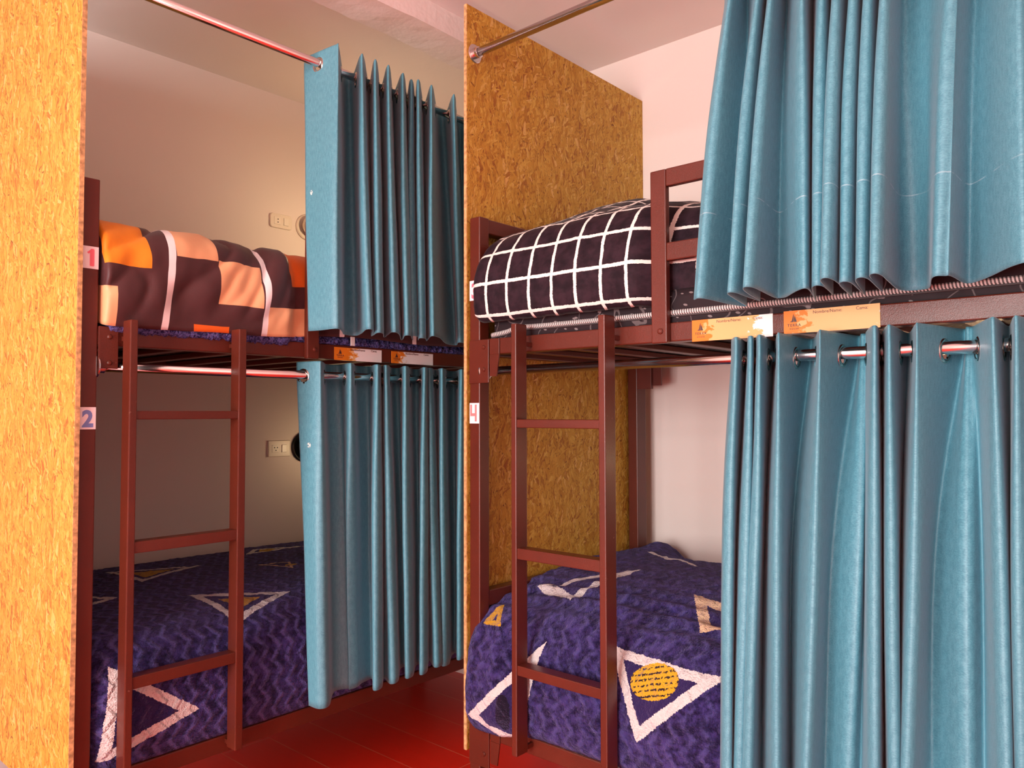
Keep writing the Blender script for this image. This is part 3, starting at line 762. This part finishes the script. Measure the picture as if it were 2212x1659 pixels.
def covering(name, mat, axis, s_list, prof, n, r, disp, parent=None, label=None, cat=None, thick=.012, group=None):
    """cloth over a mattress: prof(s) gives the cross-section from the front hem over the top to the wall; both ends are rounded off"""
    bm = nb(); uvl = bm.loops.layers.uv.new('UVMap')
    s0, s1 = s_list[0], s_list[-1]; tot = abs(s1 - s0)
    rows = []; uvs = []
    def ring(s, inset, shift=0):
        pr = resample(prof(s), n); row = []; ur = []
        for i, (a, z, q) in enumerate(pr):
            i0, i1 = max(0, i - 1), min(n - 1, i + 1)
            ta, tz = pr[i1][0] - pr[i0][0], pr[i1][1] - pr[i0][1]; L = math.hypot(ta, tz) or 1
            na, nz = -tz / L, ta / L
            k = disp(s, q, a, z) - inset
            a2, z2 = a + na * k, z + nz * k
            row.append(bm.verts.new((a2, s, z2) if axis == 'X' else (s, a2, z2))); ur.append((abs(s - s0) + shift, q))
        return row, ur
    ends = []
    for e in (r + .10, r + .05, r + .015):
        ends.append(ring(s0, e, -(e - r) - .6 * r))
    body = []
    for s in s_list:
        e = abs(s - s0)
        inset = r - math.sqrt(max(0, r * r - (r - e) ** 2)) if e < r else 0
        body.append(ring(s, inset))
    allr = ends + body
    for (ra, ua), (rb, ub) in zip(allr, allr[1:]):
        for i in range(n - 1):
            f = bm.faces.new((ra[i], ra[i + 1], rb[i + 1], rb[i])); f.smooth = True
            for lp, q in zip(f.loops, (ua[i], ua[i + 1], ub[i + 1], ub[i])): lp[uvl].uv = q
    o3 = None
    bmesh.ops.recalc_face_normals(bm, faces=bm.faces)
    up = sum(f.normal.z for f in bm.faces)
    if up < 0: bmesh.ops.reverse_faces(bm, faces=bm.faces)
    org = Vector((prof(s0)[0][0], s0, prof(s0)[0][1])) if axis == 'X' else Vector((s0, prof(s0)[0][0], prof(s0)[0][1]))
    o = obj(name, bm, mat, off=org)
    so = o.modifiers.new('thickness', 'SOLIDIFY'); so.thickness = thick; so.offset = -1
    return tag(o, label, cat, group)

def steps(s0, s1, r, fine=.004, step=.010):
    sg = 1 if s1 > s0 else -1; out = []; e = 0.0; tot = abs(s1 - s0)
    while e < tot:
        out.append(s0 + sg * e); e += fine if e < r else step
    out.append(s1); return out

# mattresses
def mattress(x0, x1, y0, y1, z0, z1, label, zip_at=None):
    root = thing('mattress', label, 'mattress', ((x0 + x1) / 2, (y0 + y1) / 2, z0), 'bunk mattresses')
    obj('body', box(nb(), x0, x1, y0, y1, z0, z1, .03, 5), M['ticking'], root, smooth=True)
    if zip_at:
        bm = nb(); uvl = bm.loops.layers.uv.new('UVMap')
        pts = zip_at; hw = .0062; acc = 0; prev = None; u = 0
        dense = []
        for k in range(len(pts) - 1): dense += catmull(pts, k, 24)
        dense.append(pts[-1])
        for k, p in enumerate(dense):
            if k: u += math.dist(p, dense[k - 1])
            ring = [bm.verts.new((p[0] + dx, p[1], p[2] + dz)) for dx, dz in ((0, -hw), (-.0035, -hw * .5), (-.0035, hw * .5), (0, hw))]
            if prev:
                for j in range(3):
                    f = bm.faces.new((prev[0][j], ring[j], ring[j + 1], prev[0][j + 1]))
                    for lp, q in zip(f.loops, ((prev[1], j * .004), (u, j * .004), (u, j * .004 + .004), (prev[1], j * .004 + .004))): lp[uvl].uv = q
            prev = (ring, u)
        fix(bm)
        obj('zipper', bm, M['zip'], root)['label'] = 'pale grey toothed zipper'
        bm = nb()
        for a, b in zip(dense, dense[1:]): tube(bm, (a[0] - .001, a[1], a[2] - hw - .002), (b[0] - .001, b[1], b[2] - hw - .002), .0022, 6)
        obj('piping', bm, M['piping'], root)
    return root
mattress(1.634, 2.515, -.23, 1.522, 1.3915, 1.500, 'dark patterned mattress with a grey zipper, below the black checked blanket', [(1.640, 1.522, 1.424), (1.632, 1.505, 1.424), (1.6325, 1.46, 1.429), (1.633, 1.41, 1.438), (1.633, 1.30, 1.437), (1.633, .9, 1.437), (1.633, .5, 1.437), (1.633, -.20, 1.437)])
mattress(1.632, 2.515, -.23, 1.522, .300, .440, 'dark mattress with a grey zipper, in the lower right bunk under the purple blanket', [(1.638, 1.515, .338), (1.630, 1.49, .339), (1.6305, 1.3, .339), (1.6305, 1.0, .339), (1.6305, -.20, .339)])
mattress(.757, 2.53, 2.03, 2.85, 1.3915, 1.505, 'dark mattress seen from below through the slats of the upper left bunk')

# ---- lower left: navy plush with triangles
def prof_ll(s):
    k = .004 * math.sin(s * 9)
    return [(2.004, .336), (1.992, .385), (1.9905, .455), (1.999, .535 + k), (2.035, .600 + k), (2.11, .640 + k), (2.3, .655), (2.6, .662), (2.86, .655), (2.985, .630), (3.0, .50)]
def disp_plush(seed, a1=.010, a2=.004):
    def f(s, q, a, z):
        fr = min(1, q / .06)
        return (a1 * fbm((s * 3 + seed, q * 3, seed), 1, 2) + a2 * fbm((s * 22, q * 22, seed), 1, 3) + .0022 * fbm((s * 70, q * 70, seed), 1, 2)) * (.35 + .65 * fr)
    return f
M['plush_ll'] = m_plush('navy_zigzag_plush', TRI_LL, CIR_LL, PAT_LL, 1.0, 1, SEG_LL)
covering('plush_blanket', M['plush_ll'], 'Y', steps(.757, 2.53, .05), prof_ll, 130, .05, disp_plush(2.0, .004, .003), label='navy plush blanket with white triangles and zigzag pile, on the lower left bunk', cat='blanket', group='navy plush blankets')

# ---- lower right: purple plush with triangles, bulging past the post
def prof_rl(s):
    w = sstep(.93 - s, 0, .13)
    fx = 1.6015 + .022 * w - .021 * sstep(s, 1.385, 1.46)
    c = .055 * math.exp(-((s - 1.47) / .07) ** 2)
    hm = .030 * math.exp(-((s - 1.15) / .28) ** 2)
    return [(fx + .024, .336 - .020 * sstep(s, 1.3, 1.5)), (fx + .004, .365), (fx, .455), (fx + .012, .540), (fx + .048, .607 + hm * .4), (fx + .11, .646 + hm * .8), (1.87, .686 + hm), (2.1, .712 + hm * .8), (2.33, .715 + c * .2), (2.46, .683 + c), (2.54, .640 + c), (2.575, .56)]
def disp_rl(s, q, a, z):
    fold = 0
    if a > 1.64:   # shallow creases running along the bed
        fold = .007 * math.sin((a - 1.6) * 95 + 3.0 * fbm((s * 2, a * 2, 0), 1, 2)) * math.exp(-((a - 1.78) / .10) ** 2)
    return disp_plush(5.0, .010, .006)(s, q, a, z) + fold
M['plush_rl'] = m_plush('purple_triangle_plush', TRI_RL, CIR_RL, PAT_RL, .45, 1, SEG_RL)
covering('plush_blanket', M['plush_rl'], 'X', steps(1.590, -.22, .05), prof_rl, 150, .045, disp_rl, label='purple plush blanket with white triangles and a dotted yellow circle, on the lower right bunk', cat='blanket', group='navy plush blankets')

# ---- upper right: black plush with white grid
def prof_ru(s):
    w = sstep(1.02 - s, 0, .09)
    fx = 1.577 + .066 * w
    pil = .085 * math.exp(-((s - 1.36) / .17) ** 4)
    e = .012 * sstep(s, 1.35, 1.5)
    return [(fx + .030, 1.456), (fx + .008, 1.476), (fx, 1.535), (fx + .008, 1.600), (fx + .036, 1.668 - e), (fx + .085, 1.714 - e), (fx + .19, 1.745), (1.93, 1.768 + pil * .55), (2.10, 1.785 + pil), (2.32, 1.785 + pil * .9), (2.48, 1.735 + pil * .3), (2.54, 1.56)]
def disp_ru(s, q, a, z):
    return .010 * fbm((s * 4, q * 3, 3.3), 1, 2) * min(1, q / .05) + .0022 * fbm((s * 30, q * 30, 1), 1, 3)
M['grid'] = m_grid_plush('black_checked_plush', *GRID)
covering('plush_blanket', M['grid'], 'X', steps(1.566, -.22, .055), prof_ru, 110, .055, disp_ru, label='black plush blanket with a white square grid, on the upper right bunk', cat='blanket')

# ---- upper left: navy fleece below, patchwork duvet on top
def prof_fl(s):
    w = sstep(s, 1.262, 1.302)
    y = 1.992 + .012 * w
    return [(y + .020, 1.402 + .012 * w), (y + .002, 1.406 + .008 * w), (y + .0005, 1.428), (y + .018, 1.455), (y + .034, 1.53), (y + .045, 1.60), (2.10, 1.645), (2.25, 1.662), (2.6, 1.664), (2.83, 1.64), (2.875, 1.53)]
def disp_fl(s, q, a, z):
    return .004 * fbm((s * 60, q * 60, 4), 1, 3) + .009 * abs(fbm((s * 95, q * 80, 7), 1, 2))
covering('fleece_blanket', M['fleece'], 'Y', steps(.776, 2.5, .01, .003, .006), prof_fl, 150, .008, disp_fl, label='shaggy navy fleece edge showing between the patchwork duvet and the upper left rail', cat='blanket', thick=.006)
def prof_du(s):
    w = sstep(s, 1.262, 1.302); h = .021 * sstep(s, 1.15, 1.42) + .003 * math.sin(s * 13)
    y = 1.969 + .029 * w
    return [(y + .014 - .012 * w, 1.417 + h), (y + .008 - .006 * w, 1.445 + h * .6), (y, 1.495), (y - .002, 1.555), (y + .012, 1.625), (y + .05, 1.672), (y + .12, 1.697), (2.3, 1.712), (2.6, 1.712), (2.86, 1.69), (2.90, 1.55)]
def disp_du(s, q, a, z):
    k = min(1, q / .08)
    f = .015 * fbm((s * 5.5 + q * 1.4, q * 3.2, 6.1), 1, 2) - .016 * (1 - abs(fbm((s * 6.5 - q * 4.2 + 3, q * 2.2 + s * 2, 8.1), 1, 2))) ** 5 + .006 * math.sin(s * 21 + 2.2 * fbm((s * 3, q * 4, 2), 1, 2)) * math.exp(-((q - .25) / .12) ** 2)
    return (f + .0035 * fbm((s * 16, q * 12, 9), 1, 2)) * k * (.25 if 1.28 < s and q < .4 else 1)
M['patch'] = m_patchwork('brown_patchwork_cotton', RECTS, (0.068, 0.020, 0.021))
du = covering('patchwork_duvet', M['patch'], 'Y', steps(.760, 2.5, .014, .003, .008), prof_du, 130, .012, disp_du, label='brown, orange and tan patchwork duvet on the upper left bunk', cat='duvet', thick=.008)
bm = box(nb(), 1.492, 1.508, 1.984, 1.986, 1.412, 1.440, .0005, 1)
tg = obj('care_tag', bm, M['tag'], du); tg['label'] = 'white care tag'

# ================================================================ wall fittings
def outlet(x0, x1, z0, z1, rad, label, holes):
    root = thing('wall_outlet', label, 'wall outlet', ((x0 + x1) / 2, RY1, (z0 + z1) / 2), 'switched wall outlets')
    bm = nb()
    vs = []
    for (cx, cz, a0) in ((x1 - rad, z1 - rad, 0), (x0 + rad, z1 - rad, 90), (x0 + rad, z0 + rad, 180), (x1 - rad, z0 + rad, 270)):
        for k in range(7):
            a = math.radians(a0 + 15 * k); vs.append((cx + rad * math.cos(a), cz + rad * math.sin(a)))
    lay = [[bm.verts.new((x + (cx2 - x) * sh, y, z + (cz2 - z) * sh)) for (x, z) in vs] for (y, sh, cx2, cz2) in ((RY1, 0, (x0 + x1) / 2, (z0 + z1) / 2), (RY1 - .006, 0, (x0 + x1) / 2, (z0 + z1) / 2), (RY1 - .009, .05, (x0 + x1) / 2, (z0 + z1) / 2))]
    n = len(vs)
    for a, b in zip(lay, lay[1:]):
        for k in range(n): bm.faces.new((a[k], a[(k + 1) % n], b[(k + 1) % n], b[k]))
    bm.faces.new(lay[-1]); bm.faces.new(lay[0][::-1]); fix(bm)
    obj('face_plate', bm, M['outlet'], root)
    w = x1 - x0; zc = (z0 + z1) / 2
    k = obj('switch_key', box(nb(), x0 + w * .60, x0 + w * .82, RY1 - .0125, RY1 - .008, zc - .0165, zc + .0165, .0015), M['outlet_key'], root)
    s = obj('socket', box(nb(), x0 + w * .17, x0 + w * .46, RY1 - .0105, RY1 - .008, zc - .0165, zc + .0165, .001), M['outlet_key'], root)
    for (dx, dz) in holes:
        obj('socket_hole', lathe(nb(), ((.0026, 0), (.0026, .0008), (0, .0008)), (x0 + w * .34 + dx, RY1 - .0105, zc + dz), (0, -1, 0), 12), M['hole'], s)
outlet(1.832, 1.942, 2.014, 2.077, .014, 'cream rounded wall outlet with a switch, above the patchwork duvet', ((0, .0065), (0, -.0065)))
outlet(1.832, 1.942, 1.014, 1.084, .002, 'cream square cornered wall outlet with a switch, above the zigzag navy blanket', ((-.007, .005), (.007, .005), (0, -.007)))
def lamp(c, label, shade_m, r):
    root = thing('wall_lamp', label, 'wall lamp', c, 'round bedside wall lamps')
    obj('backplate', lathe(nb(), ((0, 0), (r, 0), (r, .006), (r * .93, .010), (r * .5, .012), (0, .012)), c, (0, -1, 0), 40), M['outlet'] if shade_m == 'eyelet' else M['black'], root, smooth=False)
    q = Vector(c) + Vector((0, -.012, 0)); k = r * .76
    obj('lamp_shade', lathe(nb(), ((k * .55, 0), (k * .9, .010), (k, .024), (k * .93, .040), (k * .7, .052), (k * .62, .052), (k * .55, .046), (0, .044)), q, (0, -1, 0), 40), M[shade_m], root, smooth=True)
    return root
lamp((2.022, RY1, 2.043), 'round chrome wall lamp beside the rounded outlet, half hidden by the upper left curtain', 'eyelet', .058)
lamp((2.020, RY1, 1.052), 'round black wall lamp beside the square outlet, half hidden by the lower left curtain', 'black', .068)

# ================================================================ camera
f_px, yaw, pitch, roll = 1687.93381, 7.22139270e-01, 3.75296193e-02, -2.13223786e-03
F = Vector((math.cos(yaw) * math.cos(pitch), math.sin(yaw) * math.cos(pitch), math.sin(pitch)))
rt = Vector((math.sin(yaw), -math.cos(yaw), 0)); up = rt.cross(F)
Rr = math.cos(roll) * rt + math.sin(roll) * up; Uu = -math.sin(roll) * rt + math.cos(roll) * up
cd = bpy.data.cameras.new('camera'); cam = bpy.data.objects.new('camera', cd); C.objects.link(cam)
cam.matrix_world = Matrix(((Rr.x, Uu.x, -F.x, 0), (Rr.y, Uu.y, -F.y, 0), (Rr.z, Uu.z, -F.z, 1.2), (0, 0, 0, 1)))
cd.sensor_fit = 'HORIZONTAL'; cd.sensor_width = 36.0; cd.lens = f_px / 2212 * 36.0
cd.clip_start = .02
SC.camera = cam

# ================================================================ light
def area(name, loc, look, sx, sy, power, col):
    l = bpy.data.lights.new(name, 'AREA'); l.shape = 'RECTANGLE'; l.size = sx; l.size_y = sy; l.energy = power; l.color = col
    o = bpy.data.objects.new(name, l); C.objects.link(o); o.location = loc
    o.rotation_euler = Vector(look).to_track_quat('-Z', 'Y').to_euler(); return o
area('window_daylight', (RX0 - .09, (WY0 + WY1) / 2, (WZ0 + WZ1) / 2), (1, 0, -.05), 2.0, 2.25, L_WIN, (1.0, .965, .94))
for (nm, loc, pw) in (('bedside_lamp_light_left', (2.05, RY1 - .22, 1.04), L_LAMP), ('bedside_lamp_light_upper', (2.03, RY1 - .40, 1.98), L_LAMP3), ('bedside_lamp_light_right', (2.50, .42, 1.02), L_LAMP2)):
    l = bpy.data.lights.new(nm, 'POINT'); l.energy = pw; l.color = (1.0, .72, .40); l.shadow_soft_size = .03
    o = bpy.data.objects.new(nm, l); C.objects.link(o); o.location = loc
w = bpy.data.worlds.new('sky'); SC.world = w; w.use_nodes = True
w.node_tree.nodes['Background'].inputs[0].default_value = (1.0, .95, .92, 1)
w.node_tree.nodes['Background'].inputs[1].default_value = 1.0
SC.view_settings.view_transform = 'Standard'; SC.view_settings.look = 'None'
SC.view_settings.exposure = EXPO; SC.view_settings.gamma = 1.0; SC.view_settings.use_curve_mapping = False
SC.cycles.max_bounces = 7; SC.cycles.diffuse_bounces = 4
SC.cycles.use_denoising = True
